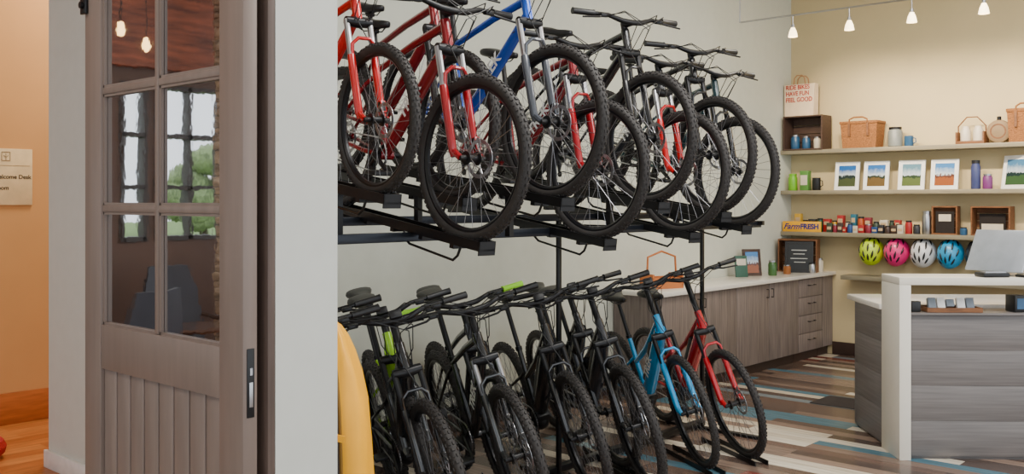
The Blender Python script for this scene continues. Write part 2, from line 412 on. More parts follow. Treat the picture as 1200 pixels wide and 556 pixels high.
def paint(name,col): return M(name,col,.25,.15,noise=.03,coat=.7)
HUBR=.365
AX=Vector((-.358,0,.934)).normalized()
def bike(pos,heading,pitch=0,steer=0,R=.365,tr=.029,col=('frame_paint_black',(30,31,34)),fork=None,ebike=False,riser=0,grips=None,txt=None,txtcol=None,sadz=0,label='',group='',roll=0,cat='bicycle'):
    s=R/HUBR
    root=empty('bicycle',Matrix.Translation(pos)@Matrix.Rotation(rad(heading),4,'Z')@Matrix.Rotation(rad(pitch),4,'Y')@Matrix.Rotation(rad(roll),4,'X')@Matrix.Diagonal((s,s,s,1)),label,cat,group)
    pm=paint(*col); fm=paint(*(fork or ('fork_black',(26,26,28)))); gm=M(*grips) if grips else blackpl
    Z=HUBR; P=Vector
    rear=P((-1.12,0,Z)); BB=P((-.68,0,.315)); crown=P((-.221,0,.822)); ht0=crown+AX*.012; ht1=crown+AX*.14
    st=P((-.81,0,.735)); 
    mb=MB()
    mb.tube([ht0,ht1],[.024,.024],14)
    dr=.046 if ebike else .029
    dt0=ht0+AX*.03; 
    mb.tube([dt0,dt0+(BB-dt0)*.3+P((0,0,-.004)),dt0+(BB-dt0)*.8,BB],[dr*.85,dr,dr,dr*.8],14)
    if ebike:
        mb.tube([ht1-AX*.05,(-.52,0,.70),(-.765,0,.56)],[.026,.022,.018],12)
    else: mb.tube([ht1-AX*.025,(-.5,0,.845),st-P((-.01,0,.02))],[.021,.018,.016],12)
    mb.tube([BB,st],[.019,.0165],12)
    mb.tube([BB-P((0,.036,0)),BB+P((0,.036,0))],.024,14)
    for sy in (-1,1):
        mb.tube([BB+P((-.02,sy*.02,0)),BB+P((-.12,sy*.045,.01)),rear+P((.05,sy*.062,0)),rear+P((0,sy*.064,0))],[.014,.012,.010,.009],8)
        top=P((-.775,0,.6)) if ebike else st-P((-.01,0,.035))
        mb.tube([top,top+P((-.05,sy*.03,-.05)),rear+P((.04,sy*.062,.06)),rear+P((0,sy*.064,0))],[.011,.010,.009,.009],8)
        mb.box(rear+P((0,sy*.064,0)),(.04,.006,.04),bev=.002)
    mb.tube([st-P((0,0,.012)),st+P((-.003,0,.012))],.021,12,mi=1)
    put(mb.mesh('frame',[pm,black]),'frame',root)
    dd=(BB-dt0); ang=math.atan2(dt0.z-BB.z,dt0.x-BB.x)
    if ebike:
        c=dt0+dd*.52
        put(MB().box(c+P((math.sin(ang)*-.03,0,math.cos(ang)*.03))*1.0,(.38,.070,.085),(0,-ang,0),bev=.02).mesh('battery',blackpl),'battery',root)
        put(MB().sph(BB,(.075,.055,.068)).box(BB+P((.03,0,.02)),(.12,.09,.09),(0,-ang,0),bev=.02).mesh('drive_motor',blackpl),'drive_motor',root)
    if txt:
        c=dt0+dd*.5; off=(dr+.003)
        text('frame_lettering',txt,.085 if not ebike else .088,txtcol or white,Matrix.Translation(c+P((0,-off,0)))@Matrix.Rotation(-ang,4,'Y')@Matrix.Rotation(rad(90),4,'X'),root,bold=.002)
    sp=st+P((-.292,0,.956))*(.17+sadz)
    put(MB().tube([st,sp],.0145,12).box(sp+P((0,0,.008)),(.05,.03,.02),bev=.004).mesh('seatpost',black),'seatpost',root)
    put(saddle_mesh(),'saddle',root,Matrix.Translation(sp+P((-.01,0,.058))))
    put(crank_mesh(),'crankset',root,Matrix.Translation(BB))
    c=(math.cos(rad(-25)),math.sin(rad(-25)))
    put(CACHE['ped'],'pedal',root,Matrix.Translation(BB+P((.17*c[0],-.13,.17*c[1]))))
    put(CACHE['ped'],'pedal',root,Matrix.Translation(BB+P((-.17*c[0],.13,-.17*c[1]))))
    mb=MB(); pts=[]
    for a in range(-90,91,15): pts.append(BB+P((.084*math.cos(rad(a)),-.047,.084*math.sin(rad(a)))))
    for a in range(90,271,30): pts.append(rear+P((.042*math.cos(rad(a)),-.047,.042*math.sin(rad(a)))))
    pts+= [rear+P((.03,-.047,-.07)),rear+P((.01,-.047,-.12)),rear+P((.06,-.047,-.11))]
    mb.tube(pts,.004,5,closed=True)
    put(mb.mesh('chain',steel),'chain',root)
    mb=MB(); mb.tube([rear+P((.0,-.07,-.01)),rear+P((.02,-.065,-.05)),rear+P((.03,-.06,-.12))],[.012,.014,.008],8)
    mb.lathe([(0,0),(.02,0),(.02,.006),(0,.006)],T(rear.x+.03,-.052,rear.z-.13)@RY,14)
    put(mb.mesh('derailleur',black),'derailleur',root)
    def wheel(mat,rearw):
        t,ri,sp_,hu,ro,ca=wheel_meshes(HUBR,tr,rearw)
        w=put(ri,'wheel',root,mat)
        put(t,'tire',w); put(sp_,'spokes',w); put(hu,'hub',w); put(ro,'brake_rotor',w)
        if ca: put(ca,'cassette',w)
    wheel(Matrix.Translation(rear)@Matrix.Rotation(random.random()*6,4,'Y'),True)
    S=Matrix.Translation(crown)@Matrix.Rotation(rad(steer),4,AX)@Matrix.Translation(-crown)
    hubp=P((0,0,Z))
    wheel(S@Matrix.Translation(hubp)@Matrix.Rotation(random.random()*6,4,'Y'),False)
    side=P((0,.063,0))
    mb=MB()
    for sy in (-1,1):
        a=crown+side*sy-AX*.0; low=hubp+side*sy
        leg0=a-AX*.46; 
        mb.tube([a+AX*.01,a-AX*.24],.0155,10,mi=1)
        mb.tube([a-AX*.17,a-AX*.19,leg0,leg0-AX*.03],[.018,.020,.019,.013],12,mi=0)
        mb.tube([leg0,low],[.016,.014],8,mi=0)
        mb.tube([low+P((0,sy*.006,0)),low-P((0,sy*.012,0))],.013,10,mi=2)
    arch=crown-AX*.15
    fw=P((.934,0,.358))
    mb.tube([crown+side-AX*.20,arch+side*.95+fw*.02+AX*.03,arch+side*.5+fw*.035+AX*.055,arch-side*.5+fw*.035+AX*.055,arch-side*.95+fw*.02+AX*.03,crown-side-AX*.20],.0095,8,mi=0)
    mb.tube([crown+side*1.1+AX*.004,crown+AX*.0,crown-side*1.1+AX*.004],[.022,.028,.022],12,mi=2)
    mb.tube([crown,crown+AX*.19],.0145,10,mi=2)
    mb.box(hubp+P((-.05,.058,.06)),(.035,.03,.06),(0,rad(-20),0),mi=2,bev=.006)
    put(mb.mesh('fork',[fm,steel if (fork and not ebike) else black,black]),'fork',root,S)
    top=crown+AX*(.17+riser)
    bar=top+P((.065,0,.012))
    mb=MB()
    mb.tube([crown+AX*.14,top+AX*.012],.02,12)
    mb.tube([top,bar],[.02,.018],12)
    mb.tube([bar+P((-.055,-.38,.03)),bar+P((-.02,-.16,.028)),bar+P((0,-.07,.004)),bar,bar+P((0,.07,.004)),bar+P((-.02,.16,.028)),bar+P((-.055,.38,.03))],[.011,.012,.0155,.016,.0155,.012,.011],12)
    put(mb.mesh('handlebar',black),'handlebar',root,S)
    for sy in (-1,1):
        e=bar+P((-.055,sy*.38,.03)); i_=bar+P((-.034,sy*.25,.029))
        d=(e-i_)
        g=MB(); g.tube([i_,i_+d*.04,i_+d*.08,e-d*.05,e+d*.02],[.019,.019,.0165,.0175,.019],12)
        put(g.mesh('grip',gm),'grip',root,S)
        l=MB(); q=i_-P((0,sy*.03,0)); l.tube([q-P((0,.0,.0)),q+P((.03,0,-.012))],.010,8)
        l.tube([q+P((.03,0,-.012)),q+P((.05,sy*.03,-.02)),q+P((.045,sy*.14,-.03))],[.007,.006,.005],8)
        l.box(q+P((.03,-sy*.015,-.008)),(.03,.05,.022),bev=.006)
        put(l.mesh('brake_lever',black),'brake_lever',root,S)
    mb=MB()
    for sy in (-1,1):
        q=bar+P((0,sy*.2,.02))
        mb.tube([q,q+P((.1,-sy*.06,.02)),bar+P((.12,-sy*.02,-.04)),bar+P((.05,-sy*.03,-.16)),crown+P((.0,-sy*.03,.02))],.0028,5)
        q=q+P((0,-sy*.03,0))
        mb.tube([q,q+P((.07,-sy*.05,.03)),bar+P((.1,-sy*.05,-.02)),bar+P((.04,-sy*.045,-.14)),hubp+P((-.13,.06,.3)) if sy>0 else ht0+P((-.08,-.03,-.06))],.0028,5)
    if ebike: mb.box(bar+P((.01,0,.03)),(.03,.06,.04),(0,rad(-30),0),bev=.006)
    put(mb.mesh('cables',blackpl),'cables',root,S)
    return root

BK=('frame_paint_black',(26,27,30)); GR=('frame_paint_graphite',(46,48,54)); RED=('frame_paint_red',(200,14,18)); DRED=('frame_paint_crimson',(132,8,24)); BLUE=('frame_paint_blue',(14,78,185)); CY=('frame_paint_cyan',(10,150,208)); TE=('frame_paint_teal',(24,60,66))
LG=('frame_paint_lime',(150,205,30))
FR=('fork_paint_red',(150,10,24)); FRB=('fork_paint_bright_red',(190,14,20)); FS=('fork_paint_gray',(74,78,86))
PIT=7.5
LOW=1.50; HIGH=1.725
upper=[
 (-3.20,2.64,2.045-.325,.325,RED,FRB,None,-3,'bright red mountain bike on the upper rack',-6),
 (-2.98,2.98,LOW+.02,.368,DRED,FR,'TREK',3,'crimson mountain bike with knobby tires on the upper rack',-8),
 (-3.34,3.24,HIGH-.02,.36,DRED,None,None,-4,'dark crimson mountain bike set back on the upper rack',-8),
 (-2.93,3.46,HIGH-.02,.365,BLUE,FS,'TREK',0,'bright blue mountain bike on the upper rack',-8),
 (-3.07,3.98,LOW,.365,DRED,FR,'TREK',3,'dark crimson mountain bike with red fork on the upper rack',-10),
 (-3.01,4.38,HIGH-.04,.36,BK,None,None,-2,'black mountain bike on the upper rack',-11),
 (-3.11,4.86,LOW+.01,.362,GR,FRB,'TREK',3,'graphite mountain bike with red fork on the upper rack',-13),
 (-3.11,5.22,HIGH-.10,.36,BK,None,None,-2,'black mountain bike with slim fork on the upper rack',-14),
 (-3.22,5.68,LOW+.035,.362,TE,None,None,4,'dark teal mountain bike at the end of the upper rack',-16),
]
for x,y,z,R,c,f,t,stt,lb,hd in upper:
    bike((x,y,z),hd,PIT,stt,R,.0245,c,f,False,0,None,t,None,0,lb,'mountain bikes on the upper rack')
GG=('neon_green_rubber',(150,220,40),.6)
HL=-28
lower=[
 (-3.38,2.72,HL,.385,BK,None,False,.05,None,None,.14,'black mountain bike in the lower rack beside the yellow trailer cover'),
 (-3.72,3.00,HL,.385,GR,None,True,.05,None,None,.15,'graphite electric bike set back in the lower rack'),
 (-3.32,3.26,HL,.385,BK,None,True,.08,None,None,.15,'dark gray electric bike in the lower rack'),
 (-3.74,3.52,HL,.38,LG,('fork_charcoal',(44,46,46)),True,.06,None,None,.16,'black and lime green electric bike set back in the lower rack'),
 (-3.30,3.80,HL,.385,BK,('fork_charcoal',(44,46,46)),False,.09,None,'TREK',.15,'black mountain bike with suspension fork in the lower rack'),
 (-3.68,4.10,HL,.38,GR,None,False,.08,GG,None,.14,'graphite mountain bike with neon green grips in the lower rack'),
 (-3.33,4.38,HL,.38,BK,None,True,.10,None,None,.12,'black electric bike with thick frame in the lower rack'),
 (-3.24,4.78,HL,.38,GR,None,True,.12,None,None,.12,'graphite electric bike in the lower rack'),
 (-3.62,5.03,HL,.375,BK,None,True,.12,None,None,.12,'black electric bike set back in the lower rack'),
 (-3.24,5.38,-30,.37,CY,('fork_cyan',(10,150,208)),True,.17,None,'TREK',.07,'bright cyan electric city bike in the lower rack'),
 (-3.16,5.78,-30,.37,('frame_paint_cherry',(186,10,26)),('fork_cherry',(186,10,26)),True,.20,None,None,.07,'red electric city bike in the lower rack'),
]
for x,y,h,R,c,f,eb,ri,gp,t,sz,lb in lower:
    bike((x,y,0.005),h+random.uniform(-2,2),0,random.uniform(-6,3),R,.027 if y<5.1 else .023,c,f,eb,ri,gp,t,None,sz,lb,'bikes in the lower rack',roll=12)

# ------------------------------------------------------------------ rack
rk=empty('bike_rack',T(-3.8,4.3,0),'black two-tier steel bike rack along the wall','bike rack')
rinv=Matrix.Translation((3.8,-4.3,0))
for y in (2.35,4.62,6.3):
    put(MB().bx(-3.812,-3.788,y-.015,y+.015,0,1.58,bev=.003).bx(-4.1,-3.3,y-.025,y+.025,0,.02).bx(-3.9,-3.3,y-.015,y+.015,1.53,1.56).mesh('rack_post',black),'rack_post',rk,rinv)
for x,z in ((-3.36,1.535),(-3.8,1.60)):
    put(MB().bx(x-.02,x+.02,2.2,6.35,z-.022,z+.022,bev=.004).mesh('rack_beam',M('satin_black_steel',(36,40,48),.3,.5)),'rack_beam',rk,rinv)
put(MB().bx(-3.86,-3.80,2.3,6.35,.02,.06,bev=.004).mesh('rack_beam',black),'rack_beam',rk,rinv)
for i,(x,y,z,R,c_,f_,t_,s_,l_,hd) in enumerate(upper):
    m=rinv@Matrix.Translation((x,y,z))@Matrix.Rotation(rad(hd),4,'Z')@Matrix.Rotation(rad(PIT),4,'Y')
    mb=MB(); L0,L1=-1.35,.16
    mb.bx(L0,L1,-.04,.04,-.012,-.002).bx(L0,L1,-.044,-.038,-.012,.03).bx(L0,L1,.038,.044,-.012,.03)
    mb.bx(L1-.006,L1,-.044,.044,-.03,.03)
    for k in range(6): mb.bx(L0+.1+k*.24,L0+.13+k*.24,-.044,.044,-.03,-.012)
    put(mb.mesh('wheel_tray',black),'wheel_tray',rk,m)
    mb=MB(); mb.tube([(.04,-.05,-.01),(.03,-.055,-.05),(.0,-.056,-.075),(-.34,-.056,-.06),(-.38,-.055,-.04),(-.4,-.05,-.01)],.006,8)
    put(mb.mesh('pull_handle',black),'pull_handle',rk,m)
    if z>1.6:
        put(MB().bx(x-.24,x-.21,y-.015,y+.015,1.53,z+.02).mesh('tray_support',black),'tray_support',rk,rinv)
for x,y,h,*_ in lower:
    m=rinv@Matrix.Translation((x,y,0))@Matrix.Rotation(rad(h),4,'Z')
    mb=MB(); mb.bx(-.5,.2,-.05,-.043,0,.03).bx(-.5,.2,.043,.05,0,.03)
    put(mb.mesh('wheel_holder',black),'wheel_holder',rk,m)

# ------------------------------------------------------------------ yellow trailer cover
yel=M('yellow_tarpaulin',(244,172,4),.5,noise=.08,scale=6,bump=.3)
e=empty('trailer_cover',T(-2.98,2.25,0,rad(42)),'yellow and black waterproof trailer cover standing by the bikes','trailer cover')
def rr(z,hx,hy,ox=0,n=40,wob=.0,p=.5):
    out=[]
    for i in range(n):
        a=2*math.pi*i/n
        w_=wob*(math.sin(6*a+z*11)+.6*math.sin(11*a-z*17))
        out.append(Vector((ox+(hx+w_)*math.copysign(abs(math.cos(a))**p,math.cos(a)),(hy+w_)*math.copysign(abs(math.sin(a))**p,math.sin(a)),z)))
    return out
prof=[(.02,.17,.12),(.08,.19,.14),(.25,.185,.145),(.45,.178,.14),(.62,.168,.138),(.80,.158,.135),(.94,.144,.128),(1.05,.122,.112),(1.13,.095,.09),(1.19,.07,.06),(1.23,.045,.035),(1.25,.02,.015)]
put(MB().loft([rr(z,a,b,0,40,.003) for z,a,b in prof]).mesh('cover',yel,70),'cover',e)
put(MB().loft([rr(z,a*.58,b+.03,-a*.10,40,.002,.3) for z,a,b in prof[1:9]]).mesh('mesh_panel',blackpl,70),'mesh_panel',e)
put(MB().tube([(a*.5,-b-.034,z) for z,a,b in prof[1:9]],.006,6).mesh('piping',M('dark_gold_binding',(120,84,10),.7)),'piping',e)
put(MB().box((.0,-.18,.86),(.19,.006,.025),(0,rad(12),0)).box((.05,-.186,.85),(.035,.01,.035),(0,rad(12),0),bev=.003).mesh('buckle_strap',yel),'buckle_strap',e)

# ------------------------------------------------------------------ cabinets along the left wall
def cab(y0,y1,kind,label):
    e=empty('cabinet',T(-5.09,y0,0),label,'cabinet','gray base cabinets')
    w=y1-y0; F=.49
    put(MB().bx(0,F-.02,.003,w-.003,.1,.88).bx(0,F-.06,.003,w-.003,0,.1,mi=1).mesh('body',[graywood,MATS['dark_baseboard']]),'body',e)
    if kind=='door':
        for k in range(2):
            a=k*w/2
            d=put(MB().bx(F-.018,F,a+.004,a+w/2-.004,.105,.875,bev=.002).mesh('door',graywood),'door',e)
            yk=a+w/2-.05 if k==0 else a+.05
            put(MB().tube([(F,yk,.74),(F+.025,yk,.74),(F+.025,yk,.82),(F,yk,.82)],.005,8).mesh('handle',black),'handle',d)
    elif kind=='drawer':
        for k in range(4):
            z=.105+k*.1925
            d=put(MB().bx(F-.018,F,.004,w-.004,z,z+.187,bev=.002).mesh('drawer',graywood),'drawer',e)
            put(MB().tube([(F,w/2-.07,z+.12),(F+.03,w/2-.07,z+.12),(F+.03,w/2+.07,z+.12),(F,w/2+.07,z+.12)],.005,8).mesh('handle',black),'handle',d)
    else:
        put(MB().bx(F-.018,F,.003,w-.003,.105,.875).mesh('filler_panel',graywood),'filler_panel',e)
cab(6.95,8.25,'door','gray wood base cabinet with two doors behind the bikes')
cab(8.25,9.55,'door','gray wood base cabinet with two doors')
cab(9.55,10.13,'drawer','gray wood base cabinet with four drawers')
cab(10.13,10.39,'filler','narrow gray wood filler cabinet in the corner')
put(MB().bx(-5.095,-4.56,6.9,10.395,.882,.92,bev=.004).mesh('worktop',quartz),'worktop',label='long white stone worktop over gray cabinets',cat='worktop')

# ------------------------------------------------------------------ back wall shelves
for nm,z,x0,x1 in (('wall_shelf',2.27,-5.095,-1.2),('wall_shelf',1.82,-5.095,-1.2),('wall_shelf',1.36,-5.095,-1.2),('wall_shelf',.90,-4.4,-1.2)):
    put(MB().bx(x0,x1,10.13,10.395,z-.045,z,bev=.003).mesh('wall_shelf',shelfm),'wall_shelf',label='long gray-beige wall shelf with displayed goods',cat='shelf',group='wall shelves')
S1,S2,S3,WT=2.27,1.82,1.36,.92
YB=10.24
FX=Matrix.Rotation(rad(90),4,'X')
def crate(x,y,z,w,h,d,mat,label,rz=0):
    mb=MB(); t=.014
    mb.bx(-w/2,w/2,-d/2,d/2,0,t).bx(-w/2,w/2,-d/2,d/2,h-t,h).bx(-w/2,-w/2+t,-d/2,d/2,t,h-t).bx(w/2-t,w/2,-d/2,d/2,t,h-t)
    n=4
    for k in range(n): mb.bx(-w/2,w/2,d/2-.008,d/2,h*k/n+.004,h*(k+1)/n-.004)
    put(mb.mesh('wooden_crate',mat),'wooden_crate',None,T(x,y,z,rz),label,'crate')
crate(-4.83,YB,S1,.46,.38,.24,darkwood,'dark wooden crate on its side holding jars')
kraft=M('kraft_paper',(232,208,176),.8,noise=.05); redink=M('red_ink',(176,20,22),.6)
e=empty('paper_bag',T(-4.90,YB,S1+.38),'pale paper shopping bag with red lettering on crate','paper bag')
put(MB().loft([[Vector((-.17,-.06,0)),Vector((.17,-.06,0)),Vector((.17,.06,0)),Vector((-.17,.06,0))],[Vector((-.18,-.05,.36)),Vector((.18,-.05,.36)),Vector((.18,.05,.36)),Vector((-.18,.05,.36))]]).mesh('bag_body',kraft),'bag_body',e)
text('bag_lettering','RIDE BIKES\nHAVE FUN\nFEEL GOOD',.070,redink,Matrix.Translation((-.158,-.0575,.255))@Matrix.Rotation(rad(-2),4,'X')@FX@Matrix.Diagonal((.84,1,1,1)),e,align='LEFT',spacing=1.0,bold=.0012)
for sy in (-.045,.045):
    put(MB().tube([(-.07,sy,.35),(-.06,sy,.43),(-.03,sy,.46),(.03,sy,.46),(.06,sy,.43),(.07,sy,.35)],.006,6).mesh('bag_handle',M('twisted_paper',(170,120,80),.8)),'bag_handle',e)
def jar(x,y,z,r,h,mat,lid,label,name='jar',cat='jar',group=None):
    e=empty(name,T(x,y,z),label,cat,group)
    put(MB().lathe([(0,0),(r*.9,0),(r,.01),(r,h*.75),(r*.8,h*.86),(r*.8,h*.9),(0,h*.9)],seg=20).mesh('body',mat),'body',e)
    put(MB().lathe([(0,h*.88),(r*.86,h*.88),(r*.86,h*.99),(r*.3,h),(0,h)],seg=20).mesh('lid',lid),'lid',e)
bluec=M('blue_ceramic',(44,84,120),.3); creamc=M('cream_ceramic',(206,196,176),.4); greenc=M('green_plastic',(110,176,30),.4)
jar(-4.97,YB,S1+.016,.05,.16,bluec,steel,'blue ceramic jar inside crate')
jar(-4.84,YB,S1+.016,.045,.14,bluec,steel,'blue ceramic jar inside crate')
jar(-4.71,YB,S1+.016,.04,.13,creamc,steel,'small cream jar inside crate')
def basket(x,z,w,h,label):
    e=empty('wicker_basket',T(x,YB,z),label,'basket')
    d=.22
    put(MB().loft([[Vector((sx*w/2*k,sy*d/2*k,zz)) for sx,sy in ((-1,-1),(1,-1),(1,1),(-1,1))] for k,zz in ((.90,0),(.95,h*.4),(1,h*.80))]).mesh('basket_body',wicker),'basket_body',e)
    put(MB().bx(-w/2-.01,w/2+.01,-d/2-.01,d/2+.01,h*.80,h*.90,bev=.01).mesh('basket_lid',wicker),'basket_lid',e)
    put(MB().tube([(-w*.25,-d/2-.005,h*.78),(-w*.24,-d/2-.01,h*.95),(-w*.12,-d/2-.01,h*1.02),(w*.12,-d/2-.01,h*1.02),(w*.24,-d/2-.01,h*.95),(w*.25,-d/2-.005,h*.78)],.009,8).mesh('basket_handle',wicker),'basket_handle',e)
    for sx in (-1,1): put(MB().bx(sx*w*.25-.012,sx*w*.25+.012,-d/2-.013,-d/2-.002,h*.4,h*.85).mesh('strap',brownwood),'strap',e)
basket(-4.2,S1,.40,.32,'woven picnic basket with lid and handle on shelf')
basket(-2.58,S1,.32,.36,'tall woven picnic basket on shelf')
jar(-3.85,YB,S1,.075,.21,M('enamel_gray',(120,125,122),.4),black,'gray enamel canister with dark lid','canister','canister')
def mug(x,z,r,h,mat,label,name='mug',cat='mug',y=YB):
    e=empty(name,T(x,y,z),label,cat)
    put(MB().lathe([(0,0),(r*.9,0),(r,.01),(r,h),(r*.9,h),(r*.88,.012),(0,.012)],seg=20).mesh('cup',mat),'cup',e)
    put(MB().tube([(r*.9,0,h*.8),(r*1.5,0,h*.75),(r*1.6,0,h*.4),(r*.9,0,h*.25)],.006,6).mesh('handle',mat),'handle',e)
mug(-3.71,S1,.045,.11,bluec,'blue gray mug on shelf')
e=empty('jar_carrier',T(-3.09,YB,S1),'white and wood jar carrier with wire handle','jar carrier')
put(MB().bx(-.135,.135,-.08,.08,0,.03,bev=.003).bx(-.135,-.12,-.08,.08,.03,.12).bx(.12,.135,-.08,.08,.03,.12).mesh('tray',brownwood),'tray',e)
for sx in (-.06,.06): put(MB().lathe([(0,.03),(.05,.03),(.05,.13),(.035,.16),(.035,.18),(0,.18)],T(sx,0,0),18).mesh('jar',creamc),'jar',e)
put(MB().tube([(-.13,0,.1),(-.13,0,.18),(-.05,0,.27),(.05,0,.27),(.13,0,.18),(.13,0,.1)],.007,6).mesh('carry_handle',brownwood),'carry_handle',e)
e=empty('canteen',T(-2.84,YB,S1),'round woven canteen with stopper standing on shelf','canteen')
put(MB().lathe([(0,-.035),(.08,-.035),(.11,-.02),(.115,0),(.11,.02),(.08,.035),(0,.035)],Matrix.Translation((0,0,.115))@FX,28).mesh('canteen_body',M('canteen_tan',(136,114,84),.7)),'canteen_body',e)
put(MB().lathe([(.06,-.006),(.075,-.006),(.075,0),(.06,0)],Matrix.Translation((0,-.036,.115))@FX,24,closed=True).mesh('ring_trim',brownwood),'ring_trim',e)
put(MB().lathe([(0,.22),(.02,.22),(.02,.26),(0,.265)],seg=14).mesh('stopper',black),'stopper',e)

# shelf 2
jar(-5.0,YB,S2,.05,.19,greenc,greenc,'bright green tumbler on shelf','tumbler','tumbler')
put(MB().bx(-.05,.05,-.04,.04,0,.22,bev=.004).bx(-.04,.04,-.042,-.04,.06,.17,mi=1).mesh('carton',[M('green_carton',(80,130,56),.5),creamc]),'carton',None,T(-4.85,YB,S2),'green carton on shelf','carton')
mug(-4.72,S2,.045,.14,blackpl,'dark mug on shelf')
def landscape(seed,skyc,grass,hill):
    m=bpy.data.materials.new('landscape_print_%s'%['lake','field','hills','dusk','coast','farm'][seed]); m.use_nodes=True; nt=m.node_tree; b=nt.nodes['Principled BSDF']
    b.inputs['Roughness'].default_value=.25
    tc=nt.nodes.new('ShaderNodeTexCoord'); sp=nt.nodes.new('ShaderNodeSeparateXYZ'); nt.links.new(tc.outputs['Generated'],sp.inputs[0])
    n=nt.nodes.new('ShaderNodeTexNoise'); n.inputs['Scale'].default_value=3+seed; nt.links.new(tc.outputs['Generated'],n.inputs['Vector'])
    ma=nt.nodes.new('ShaderNodeMath'); ma.operation='MULTIPLY_ADD'; ma.inputs[1].default_value=.35; nt.links.new(n.outputs['Fac'],ma.inputs[0]); nt.links.new(sp.outputs['Z'],ma.inputs[2])
    cr=nt.nodes.new('ShaderNodeValToRGB'); el=cr.color_ramp.elements; el[0].position=.15; el[0].color=lin(grass); el[1].position=1.0; el[1].color=lin(skyc)
    a=el.new(.52); a.color=lin(grass); a=el.new(.56); a.color=lin(hill); a=el.new(.64); a.color=lin(hill); a=el.new(.70); a.color=lin((190,204,216))
    nt.links.new(ma.outputs[0],cr.inputs[0]); nt.links.new(cr.outputs[0],b.inputs['Base Color']); return m
def frame(x,z,w,h,pm,label,y=YB,rz=0,border=.04,fm=white,group='framed landscape photographs'):
    e=empty('picture_frame',T(x,y,z,rz,rad(-9)),label,'picture frame',group)
    mb=MB(); b=border*.45
    mb.bx(-w/2,w/2,-.01,.01,0,b).bx(-w/2,w/2,-.01,.01,h-b,h).bx(-w/2,-w/2+b,-.01,.01,b,h-b).bx(w/2-b,w/2,-.01,.01,b,h-b)
    mb.bx(-w/2+b,w/2-b,-.004,.006,b,h-b)
    put(mb.mesh('frame_border',fm),'frame_border',e)
    put(MB().bx(-w/2+border,w/2-border,-.006,-.004,border,h-border).mesh('print',pm),'print',e)
    return e
P0=landscape(0,(30,90,160),(60,70,40),(24,40,40)); P3=landscape(3,(60,120,180),(140,76,36),(90,50,36))
frame(-4.38,S2,.27,.31,P0,'white framed landscape photo with blue sky')
frame(-4.06,S2,.27,.31,landscape(1,(40,100,170),(96,76,40),(40,50,36)),'white framed landscape photo of a field')
frame(-3.69,S2,.27,.31,landscape(2,(90,130,150),(80,96,50),(40,60,36)),'white framed landscape photo of green hills')
frame(-3.36,S2,.27,.31,P3,'white framed landscape photo with orange ground')
frame(-2.70,S2,.30,.33,landscape(4,(70,120,160),(50,80,46),(24,44,44)),'white framed photo turned slightly on shelf',rz=rad(-25))
jar(-3.055,YB,S2,.045,.29,M('slate_blue_bottle',(58,66,110),.35),blackpl,'slate blue water bottle with black cap','water_bottle','bottle')
jar(-2.945,YB,S2,.045,.15,M('purple_tumbler_paint',(110,50,110),.35),steel,'short purple tumbler with steel lid','tumbler','tumbler')

# shelf 3
e=empty('farm_sign',T(-4.85,10.15,S3),'yellow wooden sign with farm fresh lettering','sign')
put(MB().bx(-.225,.225,-.01,.01,0,.115,bev=.003).mesh('sign_board',M('sign_yellow',(232,168,8),.6)),'sign_board',e)
nav=M('navy_ink',(16,34,120),.6)
text('sign_lettering','Farm',.092,nav,Matrix.Translation((-.12,-.0115,.057))@FX,e,bold=.0016,shear=.4)
text('sign_lettering','FRESH',.078,nav,Matrix.Translation((.095,-.0115,.057))@FX,e,bold=.003)
cols=[(150,28,30),(30,66,120),(190,150,40),(24,70,50),(56,40,34),(170,76,26),(36,36,42),(120,24,44),(34,96,116),(196,188,170),(70,26,26),(44,60,44)]
cm=[M('snack_paint_%s'%'abcdefghijkl'[i],cols[i],.4) for i in range(12)]
tan=M('label_tan',(186,158,120),.6)
x=-4.57
for i in range(13):
    w=random.uniform(.04,.07); h=random.uniform(.06,.11); k=random.randrange(12)
    if i%3==1: jar(x+w/2,10.18,S3,w/2,h,cm[k],steel if i%2 else blackpl,'tiny preserve jar at the shelf edge','jar','jar','preserve jars on the shelf')
    else: put(MB().bx(-w/2,w/2,-.022,.022,0,h,bev=.003).bx(-w/2+.008,w/2-.008,-.0235,-.022,h*.3,h*.6,mi=1).mesh('snack_box',[cm[k],tan]),'snack_box',None,T(x+w/2,10.18,S3,random.uniform(-.1,.1)),'small colourful snack box on shelf','snack box','snack boxes on the shelf')
    x+=w+.006
x=-5.0
for i in range(15):
    w=random.uniform(.055,.085); h=random.uniform(.12,.20); k=random.randrange(12)
    if i%2: jar(x+w/2,10.31,S3,w/2-.003,h*.9,cm[k],blackpl,'small dark tin behind the snack boxes','tin','tin','tins on the shelf')
    else: put(MB().bx(-w/2,w/2,-.03,.03,0,h,bev=.003).bx(-w/2+.01,w/2-.01,-.0315,-.03,h*.55,h*.8,mi=1).mesh('snack_box',[cm[k],tan]),'snack_box',None,T(x+w/2,10.31,S3),'taller snack box in the back row on shelf','snack box','snack boxes on the shelf')
    x+=w+.008
jar(-3.53,YB,S3,.045,.24,steel,steel,'stainless steel tumbler on shelf','tumbler','tumbler')
crate(-3.35,YB+.03,S3,.25,.29,.1,brownwood,'brown wooden display box with dark card')
put(MB().bx(-.09,.09,-.004,.004,0,.22).bx(-.06,.06,-.006,-.004,.12,.19,mi=1).mesh('display_card',[MATS['dark_card'],creamc]),'display_card',None,T(-3.35,YB,S3+.016),'dark card with cream label in box','card')
crate(-2.9,YB,S3,.36,.29,.16,brownwood,'brown wooden shadow box on shelf')
put(MB().bx(-.12,.12,-.004,.004,0,.2).bx(-.1,.1,-.006,-.004,.02,.1,mi=1).mesh('display_card',[MATS['dark_card'],creamc]),'display_card',None,T(-2.9,YB,S3+.016),'black and cream card inside wooden box','card')
